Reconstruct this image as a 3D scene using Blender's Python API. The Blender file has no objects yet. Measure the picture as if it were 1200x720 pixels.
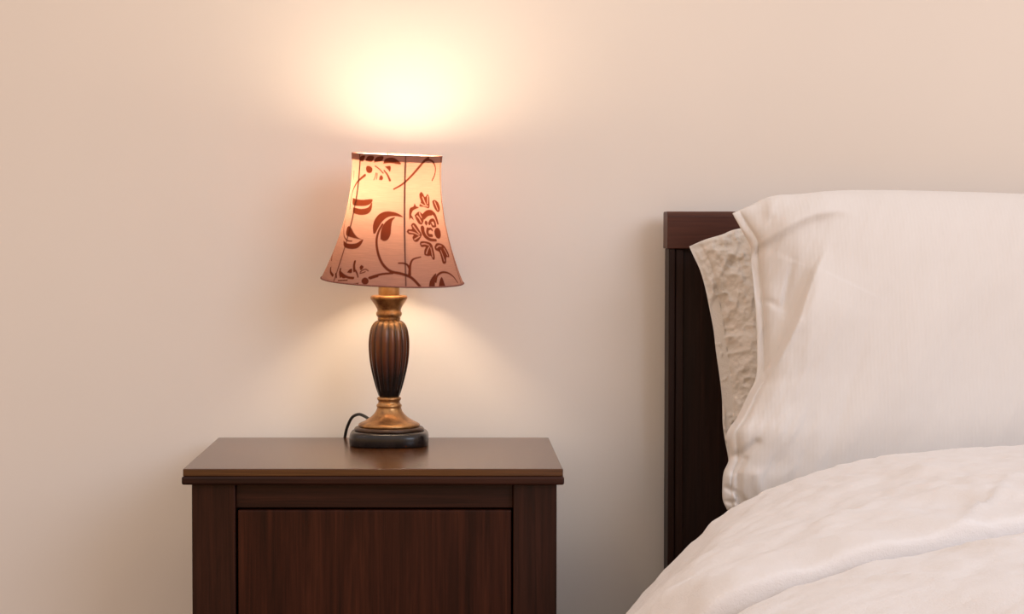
import bpy, bmesh, math, random
import numpy as np
from mathutils import Vector, Matrix

random.seed(4)
rng = np.random.default_rng(7)
S = bpy.context.scene
C = S.collection
R = math.radians

# ------------------------------------------------------------------ light colours (linear, with strength)
BULB_COL = (1.08, 0.83, 0.57)
W_LOW = (1.02, 0.58, 0.22)        # light bounced off the lower room
W_HIGH = (1.02, 0.90, 0.86)       # light off the ceiling and windows
A_COL = (0.45, 0.53, 0.67)

# ------------------------------------------------------------------ camera model
F = 2351.0                       # focal length in pixels of the 1200x720 frame
PITCH = math.atan(90.0 / F)      # the camera looks down a little
CAM = Vector((0.0, -3.06, 0.934))
PX0, PY0 = 531.0, 360.0


def at(px, py, y):
    """point of the depth plane y (metres, wall at 0) where the photo shows pixel (px, py)"""
    dx = (px - PX0) / F
    dv = -(py - PY0) / F
    c, s = math.cos(PITCH), math.sin(PITCH)
    d = (dx, c + dv * s, -s + dv * c)
    t = (y - CAM.y) / d[1]
    return Vector((CAM.x + d[0] * t, y, CAM.z + d[2] * t))


# ------------------------------------------------------------------ object helpers
def tag(o, label=None, cat=None, group=None, kind=None):
    if label: o['label'] = label
    if cat: o['category'] = cat
    if group: o['group'] = group
    if kind: o['kind'] = kind
    return o


def empty(name, loc, label, cat):
    o = bpy.data.objects.new(name, None)
    o.empty_display_size = 0.05
    o.location = loc
    C.objects.link(o)
    return tag(o, label, cat)


def link_mesh(name, me, mat, parent=None, smooth=False):
    me.materials.append(mat)
    o = bpy.data.objects.new(name, me)
    C.objects.link(o)
    if parent: o.parent = parent
    if smooth:
        me.polygons.foreach_set('use_smooth', [True] * len(me.polygons))
    return o


def obj(name, bm, mat, parent=None, smooth=False, bevel=0.0, seg=2):
    bmesh.ops.recalc_face_normals(bm, faces=bm.faces)
    me = bpy.data.meshes.new(name)
    bm.to_mesh(me)
    bm.free()
    o = link_mesh(name, me, mat, parent, smooth)
    if bevel > 0:
        m = o.modifiers.new('bevel', 'BEVEL')
        m.width = bevel
        m.segments = seg
        m.limit_method = 'ANGLE'
    return o


def box(bm, x0, x1, y0, y1, z0, z1):
    v = [bm.verts.new(p) for p in ((x0, y0, z0), (x1, y0, z0), (x1, y1, z0), (x0, y1, z0),
                                   (x0, y0, z1), (x1, y0, z1), (x1, y1, z1), (x0, y1, z1))]
    for f in ((0, 3, 2, 1), (4, 5, 6, 7), (0, 1, 5, 4), (1, 2, 6, 5), (2, 3, 7, 6), (3, 0, 4, 7)):
        bm.faces.new([v[i] for i in f])
    return bm


def boxes(*bs):
    bm = bmesh.new()
    for b in bs: box(bm, *b)
    return bm


def loft(rings, closed_ends=True):
    """rings: list of point lists with equal length, each a closed loop"""
    bm = bmesh.new()
    vs = [[bm.verts.new(p) for p in r] for r in rings]
    n = len(rings[0])
    for a, b in zip(vs[:-1], vs[1:]):
        for i in range(n):
            j = (i + 1) % n
            bm.faces.new((a[i], a[j], b[j], b[i]))
    if closed_ends:
        bm.faces.new(vs[0][::-1])
        bm.faces.new(vs[-1])
    return bm


def ring(r, z, n=96, power=2.0):
    out = []
    for i in range(n):
        a = 2 * math.pi * i / n
        c, s = math.cos(a), math.sin(a)
        k = (abs(c) ** power + abs(s) ** power) ** (-1.0 / power)
        out.append((r * k * c, r * k * s, z))
    return out


def lathe(profile, n=96, power=2.0):
    return loft([ring(max(r, 1e-4), z, n, power) for z, r in profile])


def catmull(pts, per=10):
    p = [Vector(q) for q in pts]
    p = [2 * p[0] - p[1]] + p + [2 * p[-1] - p[-2]]
    out = []
    for i in range(1, len(p) - 2):
        for k in range(per):
            t = k / per
            a, b, c, d = p[i - 1], p[i], p[i + 1], p[i + 2]
            out.append(0.5 * ((2 * b) + (c - a) * t + (2 * a - 5 * b + 4 * c - d) * t * t
                              + (3 * b - a - 3 * c + d) * t ** 3))
    out.append(p[-2])
    return out


def tube(pts, r, n=12, closed=False):
    pts = [Vector(p) for p in pts]
    rings = []
    up = Vector((0.31, 0.2, 0.93)).normalized()
    m = len(pts)
    for i, p in enumerate(pts):
        if closed:
            t = (pts[(i + 1) % m] - pts[i - 1]).normalized()
        else:
            t = (pts[min(i + 1, m - 1)] - pts[max(i - 1, 0)]).normalized()
        a = (up - t * up.dot(t)).normalized()
        b = t.cross(a)
        up = a
        rr = r[i] if isinstance(r, (list, tuple)) else r
        rings.append([p + (a * math.cos(2 * math.pi * k / n) + b * math.sin(2 * math.pi * k / n)) * rr
                      for k in range(n)])
    if not closed:
        return loft(rings)
    bm = bmesh.new()
    vs = [[bm.verts.new(q) for q in rg] for rg in rings]
    for i in range(m):
        a, b = vs[i], vs[(i + 1) % m]
        for k in range(n):
            l = (k + 1) % n
            bm.faces.new((a[k], a[l], b[l], b[k]))
    return bm


def sstep(x, a, b):
    t = np.clip((x - a) / (b - a), 0, 1)
    return t * t * (3 - 2 * t)


# vectorised value noise
_tab = rng.random((256, 256)) * 2 - 1


def vnoise(x, y):
    xi = np.floor(x).astype(int); yi = np.floor(y).astype(int)
    fx = x - xi; fy = y - yi
    fx = fx ** 3 * (fx * (fx * 6 - 15) + 10); fy = fy ** 3 * (fy * (fy * 6 - 15) + 10)
    g = lambda a, b: _tab[a % 256, b % 256]
    return ((g(xi, yi) * (1 - fx) + g(xi + 1, yi) * fx) * (1 - fy)
            + (g(xi, yi + 1) * (1 - fx) + g(xi + 1, yi + 1) * fx) * fy)


def fbm(x, y, o=3):
    s = 0; a = 1.0
    for k in range(o):
        s = s + a * vnoise(x * 2 ** k + 17.3 * k, y * 2 ** k + 5.1 * k)
        a *= 0.5
    return s


def ridged(x, y):
    return 1 - 2 * np.abs(vnoise(x, y))


def resample(pts, n, warp=1.0):
    p = np.array([tuple(q) for q in pts], float)
    d = np.r_[0, np.cumsum(np.linalg.norm(np.diff(p, axis=0), axis=1))]
    t = (np.linspace(0, 1, n) ** warp) * d[-1]
    return np.stack([np.interp(t, d, p[:, k]) for k in range(p.shape[1])], 1)


def poly_dist(X, Y, pl):
    """signed distance (positive right of the running direction, y down) and position along the polyline"""
    best = np.full(X.shape, 1e9); sgn = np.zeros(X.shape); along = np.zeros(X.shape)
    L = 0.0
    tot = sum(math.dist(a, b) for a, b in zip(pl[:-1], pl[1:]))
    for (ax, ay), (bx, by) in zip(pl[:-1], pl[1:]):
        ex, ey = bx - ax, by - ay
        l2 = ex * ex + ey * ey
        t = np.clip(((X - ax) * ex + (Y - ay) * ey) / l2, 0, 1)
        qx, qy = X - ax - t * ex, Y - ay - t * ey
        d = np.hypot(qx, qy)
        m = d < best
        best = np.where(m, d, best)
        sgn = np.where(m, np.sign(ex * (Y - ay) - ey * (X - ax)), sgn)
        along = np.where(m, (L + t * math.sqrt(l2)) / tot, along)
        L += math.sqrt(l2)
    return best * sgn, along


# ------------------------------------------------------------------ materials
def mat(name):
    m = bpy.data.materials.new(name)
    m.use_nodes = True
    nt = m.node_tree
    nt.nodes.clear()
    out = nt.nodes.new('ShaderNodeOutputMaterial')
    return m, nt, out


def node(nt, kind, **kw):
    n = nt.nodes.new(kind)
    for k, v in kw.items():
        if k in n.inputs: n.inputs[k].default_value = v
        else: setattr(n, k, v)
    return n


def ramp(nt, stops):
    n = nt.nodes.new('ShaderNodeValToRGB')
    e = n.color_ramp.elements
    while len(e) > 1: e.remove(e[-1])
    e[0].position, e[0].color = stops[0][0], (*stops[0][1], 1)
    for p, c in stops[1:]:
        q = e.new(p); q.color = (*c, 1)
    return n


def principled(nt, out, rough=0.5, spec=0.5, metallic=0.0):
    b = node(nt, 'ShaderNodeBsdfPrincipled')
    b.inputs['Roughness'].default_value = rough
    b.inputs['Specular IOR Level'].default_value = spec
    b.inputs['Metallic'].default_value = metallic
    nt.links.new(b.outputs[0], out.inputs[0])
    return b


def noise_map(nt, scale_xyz, scale, detail=4, rough=0.55, coord='Object'):
    tc = node(nt, 'ShaderNodeTexCoord')
    mp = node(nt, 'ShaderNodeMapping')
    mp.inputs['Scale'].default_value = scale_xyz
    nz = node(nt, 'ShaderNodeTexNoise')
    nz.inputs['Scale'].default_value = scale
    nz.inputs['Detail'].default_value = detail
    nz.inputs['Roughness'].default_value = rough
    nt.links.new(tc.outputs[coord], mp.inputs[0])
    nt.links.new(mp.outputs[0], nz.inputs[0])
    return nz


def bump(nt, src, bsdf, strength, dist):
    b = node(nt, 'ShaderNodeBump')
    b.inputs['Strength'].default_value = strength
    b.inputs['Distance'].default_value = dist
    nt.links.new(src, b.inputs['Height'])
    nt.links.new(b.outputs[0], bsdf.inputs['Normal'])


def wood(name, c0, c1, c2, rough, axis, spec=0.4):
    m, nt, out = mat(name)
    b = principled(nt, out, rough, spec)
    st = {'x': (1.2, 22, 22), 'z': (22, 22, 1.2), 'y': (22, 1.2, 22)}[axis]
    n1 = noise_map(nt, st, 3.0, 6, 0.6)
    n1.inputs['Distortion'].default_value = 0.6
    rp = ramp(nt, ((0.28, c0), (0.5, c1), (0.75, c2)))
    nt.links.new(n1.outputs['Fac'], rp.inputs[0])
    st2 = {'x': (4, 160, 160), 'z': (160, 160, 4), 'y': (160, 4, 160)}[axis]
    n2 = noise_map(nt, st2, 2.0, 3, 0.6)
    mx = node(nt, 'ShaderNodeMix', data_type='RGBA', blend_type='MULTIPLY')
    mx.inputs[0].default_value = 0.55
    r2 = ramp(nt, ((0.35, (0.45, 0.42, 0.40)), (0.6, (1, 1, 1))))
    nt.links.new(n2.outputs['Fac'], r2.inputs[0])
    nt.links.new(rp.outputs[0], mx.inputs[6])
    nt.links.new(r2.outputs[0], mx.inputs[7])
    nt.links.new(mx.outputs[2], b.inputs['Base Color'])
    bump(nt, n2.outputs['Fac'], b, 0.08, 0.002)
    return m


def plain(name, col, rough=0.5, spec=0.5, metallic=0.0, var=0.12, nscale=40, bmp=0.0):
    m, nt, out = mat(name)
    b = principled(nt, out, rough, spec, metallic)
    nz = noise_map(nt, (1, 1, 1), nscale)
    lo = tuple(c * (1 - var) for c in col); hi = tuple(min(1, c * (1 + var)) for c in col)
    rp = ramp(nt, ((0.3, lo), (0.7, hi)))
    nt.links.new(nz.outputs['Fac'], rp.inputs[0])
    nt.links.new(rp.outputs[0], b.inputs['Base Color'])
    if bmp: bump(nt, nz.outputs['Fac'], b, bmp, 0.002)
    return m


M_wall = plain('wall_paint', (0.80, 0.745, 0.68), 0.55, 0.25, var=0.012, nscale=3.0)
M_floor = wood('floor_boards', (0.16, 0.08, 0.04), (0.22, 0.12, 0.06), (0.28, 0.16, 0.09), 0.4, 'x')
M_trim = plain('trim_paint', (0.75, 0.72, 0.66), 0.4, 0.4, var=0.01)
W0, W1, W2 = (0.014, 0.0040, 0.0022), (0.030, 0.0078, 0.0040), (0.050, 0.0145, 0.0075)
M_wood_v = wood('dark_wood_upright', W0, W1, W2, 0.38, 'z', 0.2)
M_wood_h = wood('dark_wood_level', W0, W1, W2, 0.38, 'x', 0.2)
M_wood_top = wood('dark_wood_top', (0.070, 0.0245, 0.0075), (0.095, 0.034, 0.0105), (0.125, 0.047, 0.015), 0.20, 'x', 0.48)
M_wood_door = wood('dark_wood_door', (0.016, 0.0040, 0.0020), (0.038, 0.0090, 0.0042), (0.072, 0.019, 0.0085), 0.36, 'z', 0.18)
M_bed_v = wood('bed_wood_upright', (0.011, 0.004, 0.0026), (0.019, 0.0062, 0.0038), (0.030, 0.010, 0.006), 0.5, 'z', 0.2)
M_bed_h = wood('bed_wood_level', (0.055, 0.0150, 0.008), (0.078, 0.0215, 0.011), (0.10, 0.031, 0.017), 0.45, 'x', 0.25)


def cotton(name, col, fine=900, fb=0.10, crinkle=0.0):
    m, nt, out = mat(name)
    b = principled(nt, out, 0.9, 0.1)
    b.inputs['Sheen Weight'].default_value = 0.15
    nz = noise_map(nt, (1, 1, 1), 14.0, 5)
    rp = ramp(nt, ((0.3, tuple(c * 0.975 for c in col)), (0.7, col)))
    nt.links.new(nz.outputs['Fac'], rp.inputs[0])
    nt.links.new(rp.outputs[0], b.inputs['Base Color'])
    n2 = noise_map(nt, (1, 1, 1), fine, 3)
    if crinkle:
        n3 = noise_map(nt, (1, 1, 1), 90, 4, 0.6)
        ad = node(nt, 'ShaderNodeMath', operation='MULTIPLY_ADD')
        ad.inputs[1].default_value = crinkle
        nt.links.new(n3.outputs['Fac'], ad.inputs[0])
        nt.links.new(n2.outputs['Fac'], ad.inputs[2])
        bump(nt, ad.outputs[0], b, fb, 0.002)
    else:
        bump(nt, n2.outputs['Fac'], b, fb, 0.001)
    return m


def stripes(m, scale, strength):
    nt = m.node_tree
    b = next(n for n in nt.nodes if n.type == 'BSDF_PRINCIPLED')
    old = b.inputs['Normal'].links[0].from_node
    tc = node(nt, 'ShaderNodeTexCoord')
    wv = node(nt, 'ShaderNodeTexWave', wave_type='BANDS', bands_direction='X')
    wv.inputs['Scale'].default_value = scale; wv.inputs['Distortion'].default_value = 1.5
    wv.inputs['Detail'].default_value = 2; wv.inputs['Detail Scale'].default_value = 0.15
    nt.links.new(tc.outputs['Object'], wv.inputs[0])
    bp = node(nt, 'ShaderNodeBump'); bp.inputs['Strength'].default_value = strength; bp.inputs['Distance'].default_value = 0.001
    nt.links.new(wv.outputs['Fac'], bp.inputs['Height']); nt.links.new(old.outputs[0], bp.inputs['Normal'])
    nt.links.new(bp.outputs[0], b.inputs['Normal'])


M_pillow = cotton('white_cotton', (0.745, 0.715, 0.685), 900, 0.06)
stripes(M_pillow, 60.0, 0.10)
M_pillow_b = cotton('crinkled_cotton', (0.70, 0.66, 0.61), 500, 0.30, 3.0)
M_duvet = cotton('duvet_cotton', (0.78, 0.75, 0.73), 700, 0.32, 2.0)
M_mattress = cotton('mattress_ticking', (0.80, 0.78, 0.74), 800, 0.08)


# ------------------------------------------------------------------ the room
WY = 0.018
wall = obj('wall_back', boxes((-3.2, 3.4, WY, WY + 0.12, 0.0, 2.6)), M_wall)
tag(wall, 'plain cream wall behind the nightstand and the bed', None, None, 'structure')
flo = obj('floor', boxes((-3.2, 3.4, -4.6, 0.15, -0.06, 0.0)), M_floor)
tag(flo, 'brown wooden floor under the bed and nightstand', None, None, 'structure')
bb = bmesh.new()
box(bb, -3.2, 3.4, WY - 0.011, WY, 0.0, 0.075)
base_b = obj('baseboard_back', bb, M_trim, bevel=0.004)
tag(base_b, 'low white baseboard along the cream wall', None, None, 'structure')

# ------------------------------------------------------------------ nightstand
NX, NY = -0.1055, -0.23            # centre of the nightstand on the floor
TOP = 0.62
ns = empty('nightstand', (NX, NY, 0),
           'dark brown wooden nightstand with flat overhanging top carrying the lamp', 'nightstand')
fy = -0.43 - NY                     # local y of the front edge of the top
by = -0.03 - NY
hw = 0.2502
bm = boxes((-hw, hw, fy, by, TOP - 0.0100, TOP))
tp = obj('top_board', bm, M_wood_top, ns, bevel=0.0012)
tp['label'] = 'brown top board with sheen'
bm = boxes((-hw - 0.0014, hw + 0.0014, fy - 0.0038, by, TOP - 0.0210, TOP - 0.0100))
obj('top_moulding', bm, M_wood_h, ns, bevel=0.0028, seg=4)
xl, xr = -0.240, 0.2425             # outer sides of the carcass
pw = 0.0575
fpy = fy + 0.010                    # front face of the posts
for sx in (0, 1):
    a, b = (xl, xl + pw) if sx == 0 else (xr - pw, xr)
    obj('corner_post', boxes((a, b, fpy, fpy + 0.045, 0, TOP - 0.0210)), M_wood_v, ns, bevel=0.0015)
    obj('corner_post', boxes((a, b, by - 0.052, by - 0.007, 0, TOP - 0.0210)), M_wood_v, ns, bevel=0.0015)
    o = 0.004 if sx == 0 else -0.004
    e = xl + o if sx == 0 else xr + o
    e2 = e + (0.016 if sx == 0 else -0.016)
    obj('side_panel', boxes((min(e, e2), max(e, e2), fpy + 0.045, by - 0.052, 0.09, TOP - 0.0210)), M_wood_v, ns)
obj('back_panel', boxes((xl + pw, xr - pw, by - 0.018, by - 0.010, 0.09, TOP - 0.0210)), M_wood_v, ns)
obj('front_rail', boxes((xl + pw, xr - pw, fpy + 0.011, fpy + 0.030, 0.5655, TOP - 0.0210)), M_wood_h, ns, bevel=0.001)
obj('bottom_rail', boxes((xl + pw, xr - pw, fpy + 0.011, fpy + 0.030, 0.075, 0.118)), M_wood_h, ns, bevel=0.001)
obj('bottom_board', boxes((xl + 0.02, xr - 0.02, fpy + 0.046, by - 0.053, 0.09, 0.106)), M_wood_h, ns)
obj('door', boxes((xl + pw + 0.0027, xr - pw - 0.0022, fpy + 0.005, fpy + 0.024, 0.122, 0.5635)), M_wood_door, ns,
    bevel=0.0018, seg=3)

# ------------------------------------------------------------------ table lamp
LX, LY = -0.0937, -0.13
lamp = empty('table_lamp', (LX, LY, TOP + 0.0004),
             'lit bedside lamp with floral bell shade and bronze fluted stem on the nightstand', 'lamp')


def metal_mat(name, col, rough, dark, nscale=60):
    m, nt, out = mat(name)
    b = principled(nt, out, rough, 0.5, 0.75)
    nz = noise_map(nt, (1, 1, 1), nscale, 5, 0.6)
    rp = ramp(nt, ((0.32, dark), (0.62, col)))
    nt.links.new(nz.outputs['Fac'], rp.inputs[0])
    nt.links.new(rp.outputs[0], b.inputs['Base Color'])
    bump(nt, nz.outputs['Fac'], b, 0.1, 0.001)
    return m


M_gold = metal_mat('antique_bronze', (0.50, 0.265, 0.10), 0.30, (0.20, 0.09, 0.035))
M_gold_light = metal_mat('antique_brass', (0.62, 0.40, 0.19), 0.40, (0.45, 0.26, 0.11))
M_base = plain('black_bronze', (0.014, 0.010, 0.009), 0.24, 0.4, 0.0, 0.35, 60, 0.1)
M_step = plain('brown_bronze', (0.055, 0.026, 0.013), 0.32, 0.5, 0.3, 0.3, 80, 0.1)
M_cord = plain('black_rubber', (0.014, 0.012, 0.011), 0.45, 0.4, 0, 0.1)

# square foot with rounded corners
bsz = 0.0578
prof = [(0.0, bsz * 0.975), (0.0022, bsz), (0.013, bsz), (0.0165, bsz * 0.985), (0.0192, bsz * 0.95), (0.0205, bsz * 0.90)]
obj('foot', lathe(prof, 128, 3.4), M_base, lamp, True)
obj('step_ring', lathe([(0.0205, 0.0500), (0.0215, 0.0512), (0.0235, 0.0512), (0.0255, 0.0495), (0.0262, 0.047)], 96), M_step, lamp, True)
flare = [(0.0262, 0.0435), (0.0270, 0.0449), (0.0292, 0.0452), (0.0308, 0.0440), (0.0325, 0.0405), (0.0345, 0.0362),
         (0.0372, 0.0318), (0.0408, 0.0265), (0.0448, 0.0222), (0.0490, 0.0194), (0.0530, 0.0178), (0.0546, 0.0176),
         (0.0556, 0.0184), (0.0572, 0.0186), (0.0588, 0.0181), (0.0598, 0.0166), (0.0615, 0.0158), (0.0640, 0.0158),
         (0.0652, 0.0170), (0.0668, 0.0178), (0.0686, 0.0176), (0.0698, 0.0160), (0.0704, 0.0140)]
obj('flared_collar', lathe(flare), M_gold, lamp, True)

# fluted stem
stem_prof = [(0.0700, 0.0140), (0.0720, 0.0156), (0.0760, 0.0171), (0.0810, 0.0189), (0.0900, 0.0216), (0.0997, 0.0241), (0.1090, 0.0263),
             (0.1184, 0.0281), (0.1280, 0.0294), (0.1375, 0.0301), (0.1470, 0.0303), (0.1550, 0.0299), (0.1640, 0.0287),
             (0.1700, 0.0272), (0.1757, 0.0246), (0.1795, 0.0212), (0.1815, 0.0178), (0.1823, 0.0150)]
sp = resample(catmull([(z, r, 0) for z, r in stem_prof], 6), 90)
NF = 16
rings = []
nth = NF * 12
wear = []
for z, r, _ in sp:
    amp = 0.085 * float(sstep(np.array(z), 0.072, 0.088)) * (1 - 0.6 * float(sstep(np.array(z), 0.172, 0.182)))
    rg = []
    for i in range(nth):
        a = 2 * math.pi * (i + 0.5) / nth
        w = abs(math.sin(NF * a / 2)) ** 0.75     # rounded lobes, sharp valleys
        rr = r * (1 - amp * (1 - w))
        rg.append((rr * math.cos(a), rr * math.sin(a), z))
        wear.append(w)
    rings.append(rg)
bm = loft(rings)
m, nt, out = mat('fluted_patina')
b = principled(nt, out, 0.25, 0.5, 0.30)
tc = node(nt, 'ShaderNodeTexCoord')
sx = node(nt, 'ShaderNodeSeparateXYZ')
nt.links.new(tc.outputs['Object'], sx.inputs[0])
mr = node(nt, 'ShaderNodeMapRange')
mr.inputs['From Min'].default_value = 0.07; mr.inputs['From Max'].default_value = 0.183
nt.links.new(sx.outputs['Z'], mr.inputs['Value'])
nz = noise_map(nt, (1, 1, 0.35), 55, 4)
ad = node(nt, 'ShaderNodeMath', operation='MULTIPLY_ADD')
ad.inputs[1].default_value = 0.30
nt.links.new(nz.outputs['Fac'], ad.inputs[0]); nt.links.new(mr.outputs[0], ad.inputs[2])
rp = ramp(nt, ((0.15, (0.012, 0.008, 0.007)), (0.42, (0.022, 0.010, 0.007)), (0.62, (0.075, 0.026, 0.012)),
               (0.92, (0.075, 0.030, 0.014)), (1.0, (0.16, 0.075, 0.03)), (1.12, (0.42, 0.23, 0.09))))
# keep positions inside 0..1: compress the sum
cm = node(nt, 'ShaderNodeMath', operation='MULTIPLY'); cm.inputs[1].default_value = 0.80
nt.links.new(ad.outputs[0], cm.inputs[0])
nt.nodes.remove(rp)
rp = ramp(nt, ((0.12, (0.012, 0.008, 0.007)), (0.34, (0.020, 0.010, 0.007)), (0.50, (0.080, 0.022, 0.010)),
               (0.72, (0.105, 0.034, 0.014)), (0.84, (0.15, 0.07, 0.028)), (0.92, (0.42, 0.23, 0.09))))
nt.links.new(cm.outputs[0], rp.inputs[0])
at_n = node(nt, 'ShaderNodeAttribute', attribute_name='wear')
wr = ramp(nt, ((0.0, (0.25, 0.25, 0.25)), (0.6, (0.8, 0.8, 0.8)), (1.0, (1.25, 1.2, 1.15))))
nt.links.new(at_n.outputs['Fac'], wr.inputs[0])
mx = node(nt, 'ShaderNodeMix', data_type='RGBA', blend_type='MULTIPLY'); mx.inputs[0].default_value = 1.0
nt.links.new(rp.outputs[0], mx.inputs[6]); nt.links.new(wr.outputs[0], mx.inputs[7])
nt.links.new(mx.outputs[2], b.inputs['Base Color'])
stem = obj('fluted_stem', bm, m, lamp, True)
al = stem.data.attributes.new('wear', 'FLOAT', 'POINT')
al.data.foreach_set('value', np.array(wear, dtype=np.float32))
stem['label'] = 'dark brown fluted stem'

cup = [(0.1815, 0.0135), (0.1822, 0.0160), (0.1840, 0.0168), (0.1860, 0.0164), (0.1872, 0.0168), (0.1890, 0.0184), (0.1915, 0.0190),
       (0.1938, 0.0185), (0.1952, 0.0172), (0.1975, 0.0172), (0.2000, 0.0182), (0.2040, 0.0205), (0.2080, 0.0232),
       (0.2115, 0.0255), (0.2130, 0.0268), (0.2150, 0.0273), (0.2172, 0.0268), (0.2184, 0.0252), (0.2190, 0.0215), (0.2190, 0.0150)]
obj('cup_collar', lathe(cup), M_gold, lamp, True)
obj('neck_tube', lathe([(0.2188, 0.0152), (0.2195, 0.0155), (0.262, 0.0155), (0.264, 0.0145)], 64), M_gold_light, lamp, True)
obj('bulb_socket', lathe([(0.264, 0.0130), (0.266, 0.0150), (0.324, 0.0150), (0.328, 0.0135)], 48),
    plain('socket_plastic', (0.75, 0.70, 0.62), 0.5, 0.4), lamp, True)

# bulb
m_b, nt, out = mat('glowing_bulb_glass')
em = node(nt, 'ShaderNodeEmission')
em.inputs['Color'].default_value = (*BULB_COL, 1)
em.inputs['Strength'].default_value = 100.0
nt.links.new(em.outputs[0], out.inputs[0])
bulb_prof = [(z + 0.006, r) for z, r in ((0.322, 0.0125), (0.327, 0.0160), (0.334, 0.0195), (0.343, 0.0222), (0.354, 0.0236), (0.370, 0.0240),
             (0.386, 0.0232), (0.396, 0.0218), (0.404, 0.0185), (0.410, 0.0130), (0.413, 0.0060), (0.4136, 0.0006))]
bulb_o = obj('light_bulb', lathe(bulb_prof, 32), m_b, lamp, True)
bulb_o['label'] = 'glowing warm bulb'

# cord
pts = [(-0.030, 0.030, 0.0335), (-0.038, 0.045, 0.0370), (-0.0475, 0.060, 0.0385), (-0.058, 0.074, 0.0325), (-0.0655, 0.088, 0.0180),
       (-0.0695, 0.099, 0.0040), (-0.0715, 0.108, -0.012), (-0.072, 0.1135, -0.06), (-0.070, 0.1145, -0.20), (-0.068, 0.1145, -0.42)]
cord = obj('power_cord', tube(catmull(pts, 8), 0.0023, 12), M_cord, lamp, True)
cord['label'] = 'black power cord'

# ---- shade: bell with wire ribs, flocked floral pattern as a surface attribute
SB, ST = 0.2403, 0.4240       # heights of the bottom and top rim above the nightstand top
SH = ST - SB
prof_px = [(183, 52.5), (195, 52.6), (207, 53.2), (222, 54.4), (236, 56.4), (258, 60.6), (276, 65.4), (290, 69.6), (305, 74.6),
           (318, 79.2), (330, 83.6)]
KPX = 0.0012463


def rad_of(v):                 # v: pixel row in the photograph, measured along the shade
    return np.interp(v, [p[0] for p in prof_px], [p[1] for p in prof_px])


RIBS = [R(a) for a in (-52, 12.5, 76, 134, 194, 251)]   # angle from the front, positive to the right


def rib_sag(th, v):
    """cloth pulled in slightly between the wire ribs"""
    th = np.asarray(th)
    rb = sorted([(a + math.pi) % (2 * math.pi) - math.pi for a in RIBS])
    ext = [rb[-1] - 2 * math.pi] + rb + [rb[0] + 2 * math.pi]
    tt = (th + math.pi) % (2 * math.pi) - math.pi
    s = np.zeros(tt.shape)
    for a, b in zip(ext[:-1], ext[1:]):
        k = (tt >= a) & (tt < b)
        f = np.clip((tt - a) / (b - a), 0, 1)
        s = np.where(k, 1 - (2 * f - 1) ** 2, s)
    w = np.clip((v - 183) / 147.0, 0, 1)
    return 1 - 0.045 * s * np.sin(np.pi * w) ** 0.8


def shade_pt(th, v, off=0.0):
    r = rad_of(v) * KPX * rib_sag(th, v) + off
    return r * np.sin(th), -r * np.cos(th), (330 - v) / 147.0 * SH


# motif strokes and shapes in picture units of the shade front: axis at column 0
AX = lambda x, y: x - (467 - (y - 183) * (6.5 / 147.0))


def cv(pts, ox, oy, k):
    return [(ox + x / k, oy + y / k) for x, y in pts]


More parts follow.
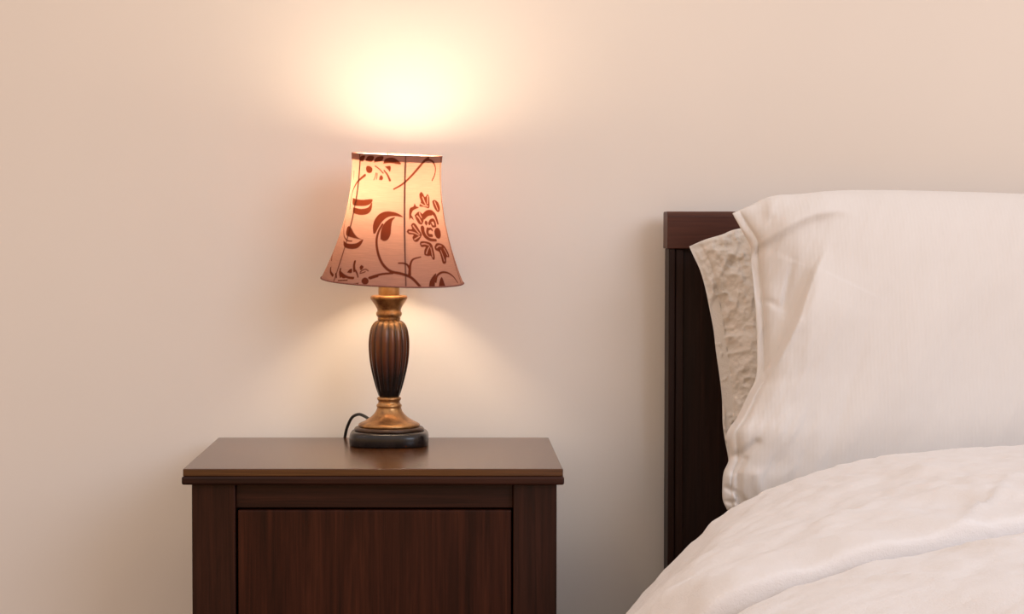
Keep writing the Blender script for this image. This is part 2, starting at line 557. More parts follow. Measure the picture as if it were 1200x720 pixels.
Z1 = lambda *p: cv(p, 360, 160, 3.79)
Q3 = lambda *p: cv(p, 370, 250, 8.0)
Q4 = lambda *p: cv(p, 450, 250, 8.0)
FL = lambda *p: cv(p, 475, 218, 8.0)
TL = lambda *p: cv(p, 408, 175, 12.0)
BL = lambda *p: cv(p, 375, 285, 13.09)
strokes = [  # (points, half width in px, end half width)
    (Z1((345, 385), (328, 415), (319, 450), (322, 490), (335, 530), (355, 560), (385, 581), (430, 589), (470, 603), (500, 630), (525, 662)), 1.35, 1.7),
    (Z1((290, 612), (320, 601), (350, 593), (392, 588)), 1.35, 1.2),
    (Z1((465, 592), (466, 570), (470, 545), (482, 527), (515, 518)), 1.9, 0.7),
    (Z1((466, 568), (456, 552), (440, 545), (418, 545)), 1.5, 0.8),
    (Z1((397, 231), (425, 215), (450, 195), (480, 165), (510, 130), (530, 105), (545, 93)), 0.9, 1.7),
    (Z1((528, 105), (550, 101), (568, 112), (578, 135), (576, 165), (566, 190)), 1.3, 0.9),
    (Z1((268, 178), (250, 194), (228, 217), (208, 250), (197, 290), (193, 330)), 1.6, 0.9),
    (Q3((275, 85), (266, 130), (266, 180), (282, 232), (325, 260), (360, 262)), 0.8, 0.8),
    (Z1((578, 622), (586, 598), (606, 585), (632, 588), (655, 606), (672, 632)), 1.4, 0.9),
    (BL((820, 490), (870, 470), (930, 448)), 1.0, 1.2),
    # bottom left flower
    (BL((575, 260), (565, 320), (572, 395)), 1.4, 1.6), (BL((590, 390), (615, 430), (632, 480)), 1.1, 0.8),
    (BL((360, 390), (352, 450), (365, 500)), 1.2, 1.5), (BL((350, 430), (420, 478), (490, 500), (560, 500)), 1.3, 1.4),
    (BL((665, 405), (700, 375), (745, 360), (785, 378)), 0.7, 0.6), (BL((660, 425), (710, 410), (740, 395)), 0.6, 0.6),
    (BL((330, 560), (400, 550), (470, 538)), 0.7, 0.7), (BL((480, 595), (560, 590), (640, 570)), 0.9, 0.7),
    (BL((185, 400), (195, 460), (240, 500)), 1.3, 1.6), (BL((290, 470), (300, 520)), 1.4, 1.0),
    (BL((180, 190), (178, 240), (185, 300)), 0.7, 1.0), (BL((130, 240), (150, 290)), 0.7, 0.6),
    # right flower
    (FL((255, 330), (268, 306), (290, 300), (304, 322), (310, 352)), 1.3, 1.2),
    (FL((275, 335), (285, 355), (302, 358)), 0.9, 0.9),
    (FL((240, 380), (236, 410), (250, 435), (278, 440)), 1.3, 1.2), (FL((245, 382), (268, 378), (282, 392)), 1.0, 0.8),
    (FL((188, 370), (196, 410), (220, 448), (262, 475), (315, 482)), 1.8, 1.0),
    (FL((200, 262), (232, 232), (268, 226), (300, 250), (318, 290), (330, 330)), 1.9, 1.2),
    (FL((205, 285), (240, 255), (275, 250)), 0.8, 0.8),
    # sides
    (Z1((608, 250), (622, 300), (640, 360)), 0.9, 0.9), (Z1((640, 430), (655, 500), (668, 560)), 1.0, 1.2), (Z1((215, 165), (212, 200)), 0.9, 0.5),
    # top left flower
    (TL((430, 345), (415, 400), (395, 440)), 0.5, 0.4), (TL((445, 350), (440, 400), (430, 430)), 0.5, 0.4),
    (TL((420, 250), (480, 290), (530, 340)), 0.7, 0.7), (TL((545, 305), (590, 360), (625, 435)), 0.8, 1.3),
]
strokes = [(p, a * 1.55, b * 1.5) if p[0][0] > 478 and 215 < p[0][1] < 306 and a < 2 else (p, a, b) for p, a, b in strokes]
shapes = [
    Z1((303, 425), (301, 395), (310, 365), (332, 340), (362, 328), (395, 329), (420, 337), (437, 350), (405, 347), (372, 352), (345, 372), (326, 400), (312, 425)),
    Z1((336, 448), (337, 420), (344, 395), (360, 372), (384, 356), (403, 352), (390, 368), (385, 395), (382, 425), (370, 448), (352, 455)),
    Z1((208, 281), (250, 285), (298, 279), (292, 298), (268, 310), (232, 313), (210, 308)),
    Z1((215, 320), (250, 324), (280, 315), (297, 292), (294, 325), (275, 345), (243, 351), (216, 343)),
    Q3((300, 190), (310, 145), (335, 130), (358, 145), (378, 185), (412, 222), (455, 240), (400, 236), (340, 226), (306, 214)),
    Q3((275, 265), (330, 286), (400, 276), (440, 250), (465, 238), (445, 285), (405, 322), (340, 333), (288, 316)),
    Z1((548, 662), (551, 625), (566, 600), (582, 588), (576, 620), (568, 662)),
    Z1((588, 662), (594, 625), (606, 604), (618, 640), (620, 662)),
    FL((60, 300), (58, 230), (68, 190), (100, 175), (112, 148), (125, 172), (155, 185), (120, 200), (95, 215), (80, 250), (92, 270), (103, 300), (75, 280)),
    FL((156, 62), (174, 42), (192, 58), (212, 88), (234, 64), (250, 86), (255, 128), (252, 190), (205, 180), (158, 172), (172, 132), (160, 96)),
    FL((278, 128), (298, 116), (328, 140), (345, 200), (332, 230), (308, 208), (290, 170)),
    FL((110, 256), (150, 222), (188, 244), (202, 290), (186, 336), (154, 332), (128, 296)),
    FL((34, 405), (48, 382), (86, 378), (76, 346), (98, 324), (126, 340), (164, 398), (182, 430), (166, 462), (140, 492), (108, 490), (90, 456), (100, 432), (56, 426)),
    FL((160, 512), (172, 490), (220, 490), (270, 510), (290, 560), (302, 638), (286, 656), (264, 622), (238, 622), (204, 610), (204, 570), (216, 540), (176, 540)),
    FL((300, 542), (320, 510), (360, 515), (390, 540), (420, 600), (428, 640), (406, 640), (402, 690), (374, 690), (360, 640), (344, 590), (310, 570)),
    FL((300, 400), (312, 375), (335, 372), (352, 400), (358, 445), (345, 470), (320, 460), (305, 430)),
    FL((208, 325), (215, 305), (232, 308), (238, 330), (225, 348)),
    FL((185, 375), (195, 355), (208, 372), (198, 395)),
    TL((288, 300), (296, 262), (330, 252), (368, 268), (380, 300), (366, 338), (330, 352), (298, 336)),
    TL((555, 250), (630, 238), (638, 280), (625, 318), (600, 290)), TL((470, 435), (480, 390), (505, 370), (530, 405), (510, 438)),
    BL((700, 500), (735, 478), (780, 490), (798, 525), (782, 565), (735, 580), (700, 560), (688, 530)),
    BL((650, 335), (675, 305), (712, 325), (690, 365), (665, 378)), BL((460, 430), (500, 380), (535, 370), (530, 430)),
    BL((350, 470), (400, 455), (480, 490), (400, 520)),
    Z1((245, 118), (252, 98), (272, 94), (262, 118)), Z1((272, 116), (285, 95), (312, 95), (300, 118)), Z1((308, 121), (322, 98), (352, 92), (345, 112)), Z1((350, 124), (362, 102), (395, 96), (422, 112), (426, 124), (385, 120)),
]

# pale slits left open in the petals
cuts = [FL((190, 92), (205, 128), (222, 160)), FL((172, 150), (205, 168), (240, 172)), FL((236, 84), (238, 120), (236, 150)), FL((300, 134), (314, 170), (328, 208)),
        FL((136, 262), (156, 282), (176, 318)), FL((160, 234), (166, 254), (180, 276)),
        FL((98, 350), (128, 388), (160, 424)), FL((62, 404), (105, 412), (152, 434)), FL((112, 472), (136, 458), (160, 444)),
        FL((180, 514), (212, 512), (248, 524)), FL((224, 598), (236, 566), (256, 534)), FL((282, 628), (274, 585), (266, 548)),
        FL((322, 548), (340, 534), (362, 536)), FL((388, 668), (374, 620), (358, 575)), FL((414, 622), (400, 590), (384, 560))]


def motif_field(th, v):
    """0..1 cover of the dark flock at angle th and picture row v"""
    sc_r = rad_of(v)
    X = th * sc_r
    Y = v
    out = np.zeros(X.shape)

    def conv(p):
        q = []
        for x, y in p:
            yy = min(max(y, 181), 333)
            r = float(rad_of(yy))
            a = math.asin(max(-0.99, min(0.99, AX(x, y) / r)))
            q.append((a, y, r))
        return q
    def stroke_cover(pts, w0, w1, soft=0.8):
        c = catmull([Vector((*p, 0)) for p in pts], 5)
        q = conv([(p.x, p.y) for p in c])
        L = len(q) - 1
        ys = [p[1] for p in q]; aa = [p[0] for p in q]
        box_m = (Y > min(ys) - 4) & (Y < max(ys) + 4) & (th > min(aa) - 0.09) & (th < max(aa) + 0.09)
        ix = np.nonzero(box_m)[0]
        if len(ix) == 0: return ix, None
        x, y, sr = X[ix], Y[ix], sc_r[ix]
        best = np.full(len(ix), -9.0)
        for i in range(L):
            (a0, y0, r0), (a1, y1, r1) = q[i], q[i + 1]
            x0, x1 = a0 * sr, a1 * sr
            ex, ey = x1 - x0, y1 - y0
            t = np.clip(((x - x0) * ex + (y - y0) * ey) / (ex * ex + ey * ey + 1e-9), 0, 1)
            d = np.hypot(x - x0 - t * ex, y - y0 - t * ey)
            w = w0 + (w1 - w0) * (i + t) / L
            best = np.maximum(best, w - d)
        return ix, np.clip(best / soft + 0.5, 0, 1)
    for pts, w0, w1 in strokes:
        ix, cov = stroke_cover(pts, w0, w1)
        if cov is not None: out[ix] = np.maximum(out[ix], cov)
    for pts in shapes:
        q = conv([(p.x, p.y) for p in catmull([Vector((*p, 0)) for p in pts + pts[:1]], 4)][:-1])
        ys = [p[1] for p in q]; aa = [p[0] for p in q]
        box_m = (Y > min(ys) - 2) & (Y < max(ys) + 2) & (th > min(aa) - 0.05) & (th < max(aa) + 0.05)
        ix = np.nonzero(box_m)[0]
        if len(ix) == 0: continue
        x, y, sr = X[ix], Y[ix], sc_r[ix]
        ins = np.zeros(len(ix), bool)
        dist = np.full(len(ix), 9.0)
        n = len(q)
        for i in range(n):
            (a0, y0, _), (a1, y1, _) = q[i], q[(i + 1) % n]
            x0, x1 = a0 * sr, a1 * sr
            ex, ey = x1 - x0, y1 - y0
            t = np.clip(((x - x0) * ex + (y - y0) * ey) / (ex * ex + ey * ey + 1e-9), 0, 1)
            dist = np.minimum(dist, np.hypot(x - x0 - t * ex, y - y0 - t * ey))
            cr = ((y0 > y) != (y1 > y)) & (x < x0 + ex * (y - y0) / (ey if abs(ey) > 1e-9 else 1e-9))
            ins ^= cr
        f = np.where(ins, dist, -dist)
        out[ix] = np.maximum(out[ix], np.clip(f / 0.8 + 0.5, 0, 1))
    for pts in cuts:
        ix, cov = stroke_cover(pts, 0.75, 0.55)
        if cov is not None: out[ix] *= 1 - 0.9 * cov
    return out


def full_motif(th, v):
    tt = (th + math.pi) % (2 * math.pi) - math.pi
    front = np.abs(tt) <= math.pi / 2
    t2 = np.where(front, tt, (tt + 2 * math.pi) % (2 * math.pi) - math.pi)     # the same print repeats on the back
    f = motif_field(t2, v)
    for a in RIBS:                       # sewn seams along the ribs, double cloth
        dth = np.abs((tt - a + math.pi) % (2 * math.pi) - math.pi) * rad_of(v)
        f = np.maximum(f, 0.75 * np.clip(((1.0 if abs(a) < 0.5 else 1.4) - dth) / 0.6, 0, 1))
    return f


def fabric(name, cloth, flock, tr_cloth, tr_flock, mixw):
    m, nt, out = mat(name)
    a = node(nt, 'ShaderNodeAttribute', attribute_name='motif')
    tcn = node(nt, 'ShaderNodeTexCoord')
    wv = noise_map(nt, (6, 6, 130), 9.0, 3)
    cl = ramp(nt, ((0.3, tuple(c * 0.90 for c in cloth)), (0.7, tuple(min(1, c * 1.08) for c in cloth))))
    nt.links.new(wv.outputs['Fac'], cl.inputs[0])
    tl = ramp(nt, ((0.3, tuple(c * 0.93 for c in tr_cloth)), (0.7, tuple(min(1, c * 1.05) for c in tr_cloth))))
    nt.links.new(wv.outputs['Fac'], tl.inputs[0])
    m1 = node(nt, 'ShaderNodeMix', data_type='RGBA'); m1.inputs[7].default_value = (*flock, 1)
    m2 = node(nt, 'ShaderNodeMix', data_type='RGBA'); m2.inputs[7].default_value = (*tr_flock, 1)
    for mm, src in ((m1, cl), (m2, tl)):
        nt.links.new(a.outputs['Fac'], mm.inputs[0]); nt.links.new(src.outputs[0], mm.inputs[6])
    d = node(nt, 'ShaderNodeBsdfDiffuse'); t = node(nt, 'ShaderNodeBsdfTranslucent')
    ge = node(nt, 'ShaderNodeNewGeometry')                     # pale lining on the inside of the cloth
    li = node(nt, 'ShaderNodeMix', data_type='RGBA'); li.inputs[7].default_value = (0.70, 0.60, 0.52, 1)
    nt.links.new(ge.outputs['Backfacing'], li.inputs[0]); nt.links.new(m1.outputs[2], li.inputs[6])
    nt.links.new(li.outputs[2], d.inputs[0]); nt.links.new(m2.outputs[2], t.inputs[0])
    ms = node(nt, 'ShaderNodeMixShader'); ms.inputs[0].default_value = mixw
    nt.links.new(d.outputs[0], ms.inputs[1]); nt.links.new(t.outputs[0], ms.inputs[2])
    nt.links.new(ms.outputs[0], out.inputs[0])
    return m


M_fabric = fabric('flocked_fabric', (0.42, 0.215, 0.17), (0.14, 0.034, 0.019), (0.190, 0.093, 0.063), (0.045, 0.008, 0.003), 0.4)


def shade_grid(name, v0, v1, nv, nth, off, material, parent):
    th = np.linspace(-math.pi, math.pi, nth, endpoint=False)
    vv = np.linspace(v0, v1, nv)
    T, V = np.meshgrid(th, vv)
    x, y, z = shade_pt(T, V, off)
    co = np.stack([x, y, z], -1).reshape(-1, 3)
    me = bpy.data.meshes.new(name)
    i = np.arange((nv - 1) * nth).reshape(nv - 1, nth)
    j = np.roll(i, -1, axis=1)
    q = np.stack([i, j, j + nth, i + nth], -1).reshape(-1, 4)[:, ::-1]
    me.from_pydata(co.tolist(), [], q.tolist())
    a = me.attributes.new('motif', 'FLOAT', 'POINT')
    a.data.foreach_set('value', full_motif(T.ravel(), V.ravel()).astype(np.float32))
    return link_mesh(name, me, material, parent, True)


shade = shade_grid('lamp_shade', 183, 330, 250, 1300, 0.0, M_fabric, lamp)
shade['label'] = 'dusty pink bell shade with dark red flowers'
shade.location = (0.0048, 0.004, SB)
shade.rotation_euler = (R(3.5), R(2.3), 0)
shade_grid('top_hem', 183, 190.0, 14, 1000, 0.0007, M_fabric, shade)
M_hem = plain('hem_welt', (0.24, 0.10, 0.075), 0.85, 0.1, 0, 0.15, 300)
for v, r in ((183, 0.0008), (330, 0.0012)):
    loop = []
    for k in range(160):
        t = 2 * math.pi * k / 160
        x, y, z = shade_pt(np.array(t), np.array(float(v)))
        loop.append((float(x), float(y), float(z)))
    obj('rim_welt', tube(loop, r, 10, True), M_hem, shade, True)
M_wire = plain('wire', (0.30, 0.25, 0.2), 0.4, 0.5, 0.6)
for a in RIBS:
    line = []
    for v in np.linspace(184, 329, 30):
        x, y, z = shade_pt(np.array(a), np.array(v), -0.0017)
        line.append((float(x), float(y), float(z)))
    obj('wire_rib', tube(line, 0.0013, 8), M_wire, shade, True)
# fitter: ring round the socket with three spokes to the lower rim
bm = tube([(0.0165 * math.cos(t), 0.0165 * math.sin(t), 0.035) for t in np.linspace(0, 2 * math.pi, 40, endpoint=False)], 0.0012, 8, True)
o = obj('fitter_ring', bm, M_wire, shade, True)
for k in (0, 2, 4):
    x, y, z = shade_pt(np.array(RIBS[k]), np.array(329.0), -0.002)
    d = Vector((float(x), float(y), 0)).normalized()
    obj('fitter_spoke', tube([d * 0.0168 + Vector((0, 0, 0.035)), Vector((float(x), float(y), float(z)))], 0.0010, 8), M_wire, shade, True)

# ------------------------------------------------------------------ bed
BX = 1.09
bed = empty('bed', (BX, -1.07, 0), 'dark wooden bed with panelled headboard against the cream wall', 'bed')
L = lambda x: x - BX
Yl = lambda y: y + 1.07
hb = bpy.data.objects.new('headboard', None)
C.objects.link(hb); hb.parent = bed
xl, xr = 0.3187, 2 * BX - 0.3187
zt, zb_ = 0.9620, 0.9065
# cap rail with chamfered front upper edge
bm = bmesh.new()
sec = [(-0.075, zb_), (-0.075, zt - 0.0065), (-0.0725, zt - 0.0040), (-0.068, zt - 0.001), (-0.065, zt), (-0.018, zt), (-0.015, zt - 0.003), (-0.015, zb_)]
va = [bm.verts.new((L(xl), Yl(y), z)) for y, z in sec]
vb = [bm.verts.new((L(xr), Yl(y), z)) for y, z in sec]
n = len(sec)
for i in range(n):
    j = (i + 1) % n
    bm.faces.new((va[i], va[j], vb[j], vb[i]))
bm.faces.new(va); bm.faces.new(vb[::-1])
obj('cap_rail', bm, M_bed_h, hb, bevel=0.0012)
for s in (1, -1):
    def fx(x0, x1):
        a, b_ = L(x0), L(x1)
        return (a, b_) if s == 1 else (-b_, -a)
    obj('headboard_post', boxes((*fx(0.3212, 0.3310), Yl(-0.072), Yl(-0.017), 0.0, zb_)), M_bed_v, hb, bevel=0.0015)
    obj('headboard_moulding', boxes((*fx(0.3318, 0.3440), Yl(-0.068), Yl(-0.020), 0.12, zb_)), M_bed_v, hb, bevel=0.0015)
obj('headboard_panel', boxes((L(0.3446), -L(0.3446), Yl(-0.060), Yl(-0.030), 0.20, zb_)), M_bed_v, hb)
for s in (1, -1):
    a, b_ = sorted((s * L(0.335), s * L(0.360)))
    obj('side_rail', boxes((a, b_, Yl(-2.04), Yl(-0.076), 0.16, 0.30)), M_bed_h, bed, bevel=0.003)
    a, b_ = sorted((s * L(0.335), s * L(0.395)))
    obj('foot_post', boxes((a, b_, Yl(-2.10), Yl(-2.04), 0.0, 0.36)), M_bed_v, bed, bevel=0.003)
obj('foot_rail', boxes((L(0.396), -L(0.396), Yl(-2.09), Yl(-2.06), 0.14, 0.32)), M_bed_h, bed, bevel=0.003)
obj('slat_base', boxes((L(0.361), -L(0.361), Yl(-2.03), Yl(-0.08), 0.26, 0.288)), M_bed_h, bed)

mt = obj('mattress', boxes((0.403, 2 * BX - 0.403, -2.02, -0.085, 0.2885, 0.524)), M_mattress, None, True, bevel=0.035, seg=5)
tag(mt, 'thick pale mattress under the duvet on the dark bed', 'mattress')


# ------------------------------------------------------------------ pillows
def make_pillow(name, label, left, top, right, bottom, yb, yt, tf, tb, flap, material, detail, ns_=260, nt_=230, warp=1.35):
    EL = resample(left, nt_); ER = resample(right, nt_)
    ET = resample(top, ns_, warp); EB = resample(bottom, ns_, warp)
    s = (np.linspace(0, 1, ns_) ** warp)[None, :, None]
    t = np.linspace(0, 1, nt_)[:, None, None]
    P = ((1 - s) * EL[:, None, :] + s * ER[:, None, :] + (1 - t) * EB[None] + t * ET[None]
         - (1 - s) * (1 - t) * EB[0] - s * (1 - t) * EB[-1] - (1 - s) * t * ET[0] - s * t * ET[-1])
    X, Y = P[..., 0], P[..., 1]
    s2, t2 = s[..., 0] + 0 * t[..., 0], t[..., 0] + 0 * s[..., 0]
    f = lambda x: np.sqrt(np.clip(1 - (1 - np.clip(x, 0, 1)) ** 2, 0, 1))
    body = f((s2 - flap) / 0.30) * f((1 - s2) / 0.3) * f(t2 / 0.32) * f((1 - t2) / 0.42)
    edge = f(s2 / 0.02) * f((1 - s2) / 0.02) * f(t2 / 0.02) * f((1 - t2) / 0.02)
    yc = yb + (yt - yb) * t2
    dfront = tf * body + 0.003 * edge + detail(X, Y, s2, t2) * edge
    dback = tb * body + 0.003 * edge
    dfront = np.maximum(dfront, -0.7 * dback + 0.001 * edge)
    pts = []
    idx_f = np.zeros((nt_, ns_), int); idx_b = np.zeros((nt_, ns_), int)
    base = np.zeros((nt_, ns_, 3))
    c, sn = math.cos(PITCH), math.sin(PITCH)
    dx = (X - PX0) / F; dv = -(Y - PY0) / F
    dy = c + dv * sn; dz = -sn + dv * c
    k = (yc - CAM.y) / dy
    base = np.stack([dx * k, yc, CAM.z + dz * k], -1)
    # the pillow leans: push along the normal of its own plane
    nrm = np.array([0, -1.0, 0.0])
    lean = (yt - yb) / max(1e-6, (base[-1, :, 2].mean() - base[0, :, 2].mean()))
    nrm = np.array([0, -1.0, lean]); nrm /= np.linalg.norm(nrm)
    fr = base + nrm * dfront[..., None]
    bk = base - nrm * dback[..., None]
    border = np.zeros((nt_, ns_), bool); border[[0, -1], :] = True; border[:, [0, -1]] = True
    verts = fr.reshape(-1, 3).tolist()
    n0 = len(verts)
    idx_f = np.arange(nt_ * ns_).reshape(nt_, ns_)
    idx_b = idx_f.copy()
    inner = ~border
    idx_b[inner] = n0 + np.arange(inner.sum())
    verts += bk[inner].tolist()
    q1 = np.stack([idx_f[:-1, :-1], idx_f[:-1, 1:], idx_f[1:, 1:], idx_f[1:, :-1]], -1).reshape(-1, 4)
    q2 = np.stack([idx_b[:-1, :-1], idx_b[1:, :-1], idx_b[1:, 1:], idx_b[:-1, 1:]], -1).reshape(-1, 4)
    me = bpy.data.meshes.new(name)
    me.from_pydata(verts, [], q1.tolist() + q2.tolist())
    o = link_mesh(name, me, material, None, True)
    tag(o, label, 'pillow')
    return o


def det_front(X, Y, s, t):
    d = np.zeros(X.shape)
    # long soft fold from the middle of the case down to its lower left corner
    dd, al = poly_dist(X, Y, [(846, 524), (853, 507), (866, 487), (880, 459), (899, 432), (912, 405), (923, 380), (933, 350), (944, 322), (962, 292)])
    w = sstep(al, 1.0, 0.66)
    d += 0.028 * w * sstep(dd, -2.0, 4.5) * np.exp(-np.clip(dd, 0, None) / 42.0) * sstep(dd, 110, 40)
    d -= 0.016 * w * sstep(s, 0.0, 0.10) * sstep(-dd, -2, 9) * sstep(-dd, 75, 35)
    # ridge running from the notch under the corner up to the right
    dd, al = poly_dist(X, Y, [(878, 291), (892, 285), (908, 277), (928, 266), (946, 259), (972, 254), (1000, 256)])
    w = sstep(al, 1.0, 0.6)
    d += 0.0120 * w * np.where(dd < 0, np.exp(-(dd / 22.0) ** 2), np.exp(-(dd / 6.5) ** 2))
    # short creases
    for pl, h, wd in (([(924, 312), (921, 325), (917, 345), (914, 372)], 0.006, 4.0), ([(941, 335), (935, 355), (925, 385)], 0.006, 6.0),
                      ([(889, 352), (900, 357), (912, 366)], 0.003, 4), ([(902, 230), (899, 250), (902, 262)], -0.004, 7),
                      ([(872, 292), (882, 318), (885, 350)], 0.004, 4), ([(958, 560), (966, 520), (990, 440), (1003, 395)], 0.0025, 8)):
        dd, al = poly_dist(X, Y, pl)
        d -= h * np.exp(-(dd / wd) ** 2) * np.sin(np.pi * np.clip(al, 0.02, 0.98)) ** 0.5
    # hem rolls at the lower left corner
    for pl, h, wd in (([(868, 540), (861, 556), (862, 578), (868, 600)], 0.006, 3.0), ([(849, 572), (858, 577), (870, 590)], 0.005, 3),
                      ([(856, 536), (866, 534), (880, 522)], 0.006, 4), ([(853, 560), (855, 580), (860, 597)], -0.004, 4),
                      ([(880, 560), (885, 580)], -0.003, 6), ([(846, 588), (862, 590), (874, 602)], 0.004, 2.5)):
        dd, al = poly_dist(X, Y, pl)
        d -= h * np.exp(-(dd / wd) ** 2)
    # soft long undulations, running downwards
    d += 0.0045 * fbm(X / 70.0 + Y / 150.0, Y / 210.0, 2) * sstep(s, 0.0, 0.1)
    d += 0.0011 * fbm(X / 16.0 + Y / 40.0, Y / 46.0, 3) * (0.6 + 1.4 * sstep(X, 1000, 880))
    return d


def det_back(X, Y, s, t):
    d = 0.0035 * ridged(X / 15.0 + 3, Y / 24.0) + 0.0030 * ridged(X / 8.0, Y / 10.0 + 9) + 0.0016 * fbm(X / 4.0, Y / 5.0, 2)
    dd, al = poly_dist(X, Y, [(866, 272), (856, 300), (850, 340), (852, 400), (858, 470), (862, 540)])
    d *= np.exp(-(dd / 26.0) ** 2) * 1.0 + 0.25
    d -= 0.007 * np.exp(-(dd / 14.0) ** 2)
    dd, al = poly_dist(X, Y, [(812, 292), (824, 322), (832, 355), (839, 395), (846, 440), (851, 480), (856, 530)])
    d -= 0.0028 * np.exp(-(dd / 2.2) ** 2)
    dd, al = poly_dist(X, Y, [(812, 293), (840, 284), (868, 274)])
    d -= 0.0022 * np.exp(-(dd / 2.5) ** 2)
    d += 0.004 * fbm(X / 40.0, Y / 60.0, 2)
    return d


def smooth(p, per=6):
    return [(q.x, q.y) for q in catmull([(a, b, 0) for a, b in p], per)]


make_pillow('pillow', 'crinkled white pillow leaning on the headboard behind the smooth pillow',
            smooth([(861, 596), (856, 560), (853, 535), (850, 519), (847, 498), (846, 467), (843, 440), (839, 412), (836, 386), (831, 360), (826, 336), (820, 316), (813, 301), (807.5, 289)]),
            smooth([(807.5, 289), (826, 281), (846, 275), (866, 268), (920, 262), (1040, 260), (1180, 262), (1262, 272)]),
            smooth([(1270, 596), (1285, 480), (1280, 360), (1262, 272)]),
            smooth([(861, 596), (960, 604), (1120, 606), (1270, 596)]),
            -0.215, -0.150, 0.055, 0.050, 0.03, M_pillow_b, det_back)
make_pillow('pillow', 'large smooth white pillow at the front with soft folds by its left edge',
            smooth([(852, 598), (847, 586), (846.5, 570), (848, 554), (854.5, 536), (851.5, 509), (864, 489), (877, 462), (886, 441), (887, 400), (884, 344), (880.5, 309), (879, 289), (868, 268), (858, 250)]),
            smooth([(858, 250), (879, 241), (904, 230), (940, 227.5), (991, 223.5), (1069, 224), (1200, 228), (1290, 234)]),
            smooth([(1310, 602), (1325, 480), (1315, 350), (1290, 234)]),
            smooth([(852, 598), (900, 610), (1040, 616), (1200, 614), (1310, 602)]),
            -0.355, -0.275, 0.075, 0.045, 0.02, M_pillow, det_front)

# ------------------------------------------------------------------ duvet
half = [(0.150, 0.17), (0.150, 0.25), (0.160, 0.34), (0.186, 0.412), (0.217, 0.456), (0.265, 0.511), (0.302, 0.551), (0.339, 0.583),
        (0.392, 0.612), (0.4455, 0.633), (0.499, 0.647), (0.552, 0.6565), (0.605, 0.6615), (0.711, 0.6675), (0.9, 0.675), (1.09, 0.677)]
hc = [(p.x, p.y) for p in catmull([(a, b, 0) for a, b in half], 8)]
full = hc + [(2 * BX - x, z) for x, z in hc[::-1][1:]]
NU, NV = 420, 330
sec = resample(full, NU)
y0, y1 = -0.535, -1.93
vv = np.linspace(0, 1, NV)
yv = y0 + (y1 - y0) * vv
Xs = np.tile(sec[:, 0], (NV, 1)); Zs = np.tile(sec[:, 1], (NV, 1)); Ys = np.tile(yv[:, None], (1, NU))
# rounded head edge: the first 5 cm roll down and inwards
dist = (y0 - Ys)
roll = np.clip(1 - dist / 0.05, 0, 1)
drop = 0.045 * (1 - np.sqrt(np.clip(1 - roll ** 2, 0, 1)))
top_w = sstep(Zs, 0.30, 0.58)
# outward direction in the section plane
tx = np.gradient(sec[:, 0]); tz = np.gradient(sec[:, 1]); ln = np.hypot(tx, tz)
nx, nz_ = -tz / ln, tx / ln
# the sides spread wider towards the foot
spread = 0.075 * sstep(dist, 0.05, 0.60) * sstep(Zs, 0.665, 0.57)
side = np.where(Xs < BX, -1, 1)
# fold lip across the bed
yc = -1.185 + 0.018 * vnoise(Xs * 5 + 3, Xs * 0 + 0.5) + 0.05 * sstep(Xs, 0.36, 0.16)
d = Ys - yc
lip = np.where(d > 0, np.sqrt(np.clip(1 - (1 - np.clip(d / 0.07, 0, 1)) ** 2, 0, 1)) * np.clip(1 - d / 0.62, 0, 1), 0)
disp = 0.022 * lip - 0.020 * np.exp(-(d / 0.013) ** 2) + 0.012 * np.where(d < 0, 1 - np.exp(d / 0.08), 0)
# wrinkles radiating off the fold and soft puffs
A = Xs * 1.0; B = Ys
disp += 0.006 * fbm(A * 6.0 + B * 3.0, B * 5.0 + 3, 2) * sstep(dist, 0.02, 0.4)
wr = fbm((A * 0.75 + B * 0.65) * 26, (B * 0.75 - A * 0.65) * 6 + 4, 2)
disp += 0.0060 * wr * np.exp(-((d - 0.13) / 0.16) ** 2)
pl = ridged(A * 17 - B * 7 + 0.6 * vnoise(A * 6, B * 5), B * 3.2 + 7.3)
disp += 0.0075 * np.clip(pl, 0, 1) ** 2 * np.exp(-((d - 0.10) / 0.13) ** 2) * sstep(A, 0.75, 0.40)
disp += 0.0040 * np.clip(ridged(A * 13 + B * 6, B * 4 + 2.1), 0, 1) ** 2 * np.exp(-((d + 0.10) / 0.10) ** 2)
disp += 0.0026 * fbm(A * 24, B * 14, 2) * (0.3 + 0.7 * sstep(dist, 0.02, 0.3)) + 0.0012 * fbm(A * 75 + 3, B * 42, 2)
ends = sstep(np.minimum(vv, 1 - vv), 0, 0.02)[:, None]
disp *= ends * (0.4 + 0.6 * ends)
Xo = Xs + side * spread + (disp - drop) * nx[None, :]
Zo = Zs + (disp - drop) * nz_[None, :]
Zo = np.maximum(Zo, 0.12)
Yo = Ys - 0.030 * np.exp(-((d - 0.026) / 0.022) ** 2) * sstep(np.minimum(Xs, 2 * BX - Xs), 0.17, 0.30)   # the turned edge rolls over the crease
co = np.stack([Xo, Yo, Zo], -1).reshape(-1, 3)
idx = np.arange(NU * NV).reshape(NV, NU)
q = np.stack([idx[:-1, :-1], idx[1:, :-1], idx[1:, 1:], idx[:-1, 1:]], -1).reshape(-1, 4)
me = bpy.data.meshes.new('duvet')
me.from_pydata(co.tolist(), [], q.tolist())
du = link_mesh('duvet', me, M_duvet, None, True)
tag(du, 'puffy cream white duvet turned back across the bed and hanging over its side', 'duvet')
sm = du.modifiers.new('thickness', 'SOLIDIFY')
sm.thickness = 0.028
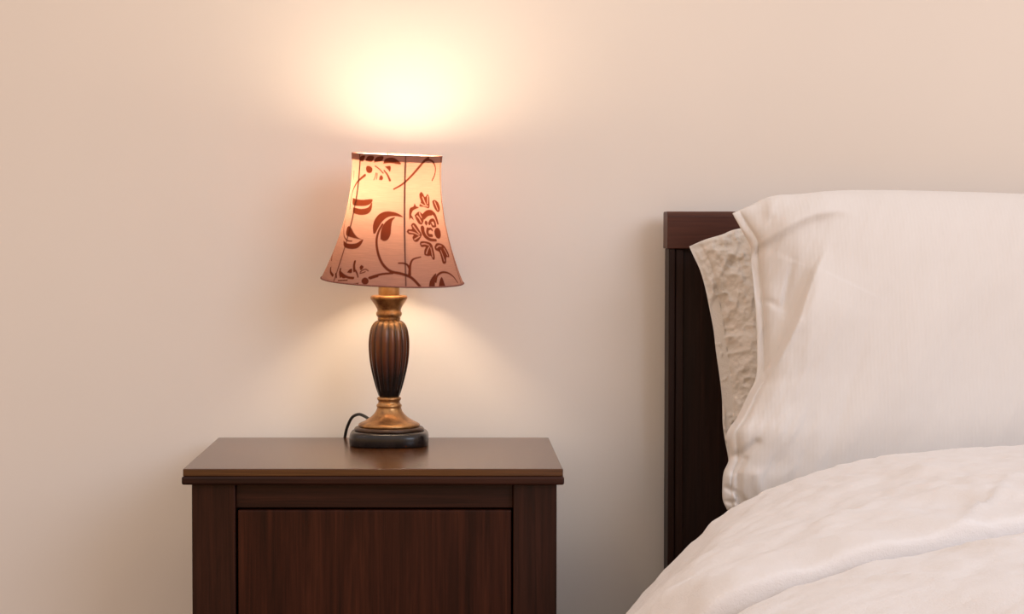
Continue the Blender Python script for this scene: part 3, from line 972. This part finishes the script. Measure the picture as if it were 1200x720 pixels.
sm.offset = -1.0

# ------------------------------------------------------------------ light
w = bpy.data.worlds.new('room_light')
S.world = w
w.use_nodes = True
bg = w.node_tree.nodes['Background']
nt = w.node_tree
tcw = node(nt, 'ShaderNodeTexCoord'); sxw = node(nt, 'ShaderNodeSeparateXYZ')
nt.links.new(tcw.outputs['Generated'], sxw.inputs[0])
mrw = node(nt, 'ShaderNodeMapRange')
mrw.inputs['From Min'].default_value = -0.05; mrw.inputs['From Max'].default_value = 0.5
nt.links.new(sxw.outputs['Z'], mrw.inputs['Value'])
mxw = node(nt, 'ShaderNodeMix', data_type='RGBA')
mxw.inputs[6].default_value = (*W_LOW, 1); mxw.inputs[7].default_value = (*W_HIGH, 1)
nt.links.new(mrw.outputs[0], mxw.inputs[0]); nt.links.new(mxw.outputs[2], bg.inputs['Color'])
bg.inputs['Strength'].default_value = 1.0


def area(name, loc, target, sx, sy, power, col):
    li = bpy.data.lights.new(name, 'AREA')
    li.shape = 'RECTANGLE'; li.size = sx; li.size_y = sy
    li.energy = power; li.color = col
    o = bpy.data.objects.new(name, li)
    o.location = loc
    o.rotation_euler = (Vector(target) - Vector(loc)).to_track_quat('-Z', 'Y').to_euler()
    C.objects.link(o)
    return o


area('window_daylight', (2.5, -4.3, 2.35), (0.4, 0, 0.7), 2.2, 1.8, 100, A_COL)

cam = bpy.data.cameras.new('camera')
cam.sensor_fit = 'HORIZONTAL'
cam.sensor_width = 36.0
cam.lens = F / 1200.0 * 36.0
cam.shift_x = (600.0 - PX0) / 1200.0
cam.clip_start = 0.05
co_ = bpy.data.objects.new('camera', cam)
co_.location = CAM
co_.rotation_euler = (math.pi / 2 - PITCH, 0, 0)
C.objects.link(co_)
S.camera = co_

S.view_settings.view_transform = 'Standard'
S.view_settings.look = 'None'
S.view_settings.gamma = 1.0
S.view_settings.exposure = 0.0
S.view_settings.use_curve_mapping = False
S.cycles.use_denoising = True
S.cycles.max_bounces = 10
S.cycles.sample_clamp_indirect = 6.0
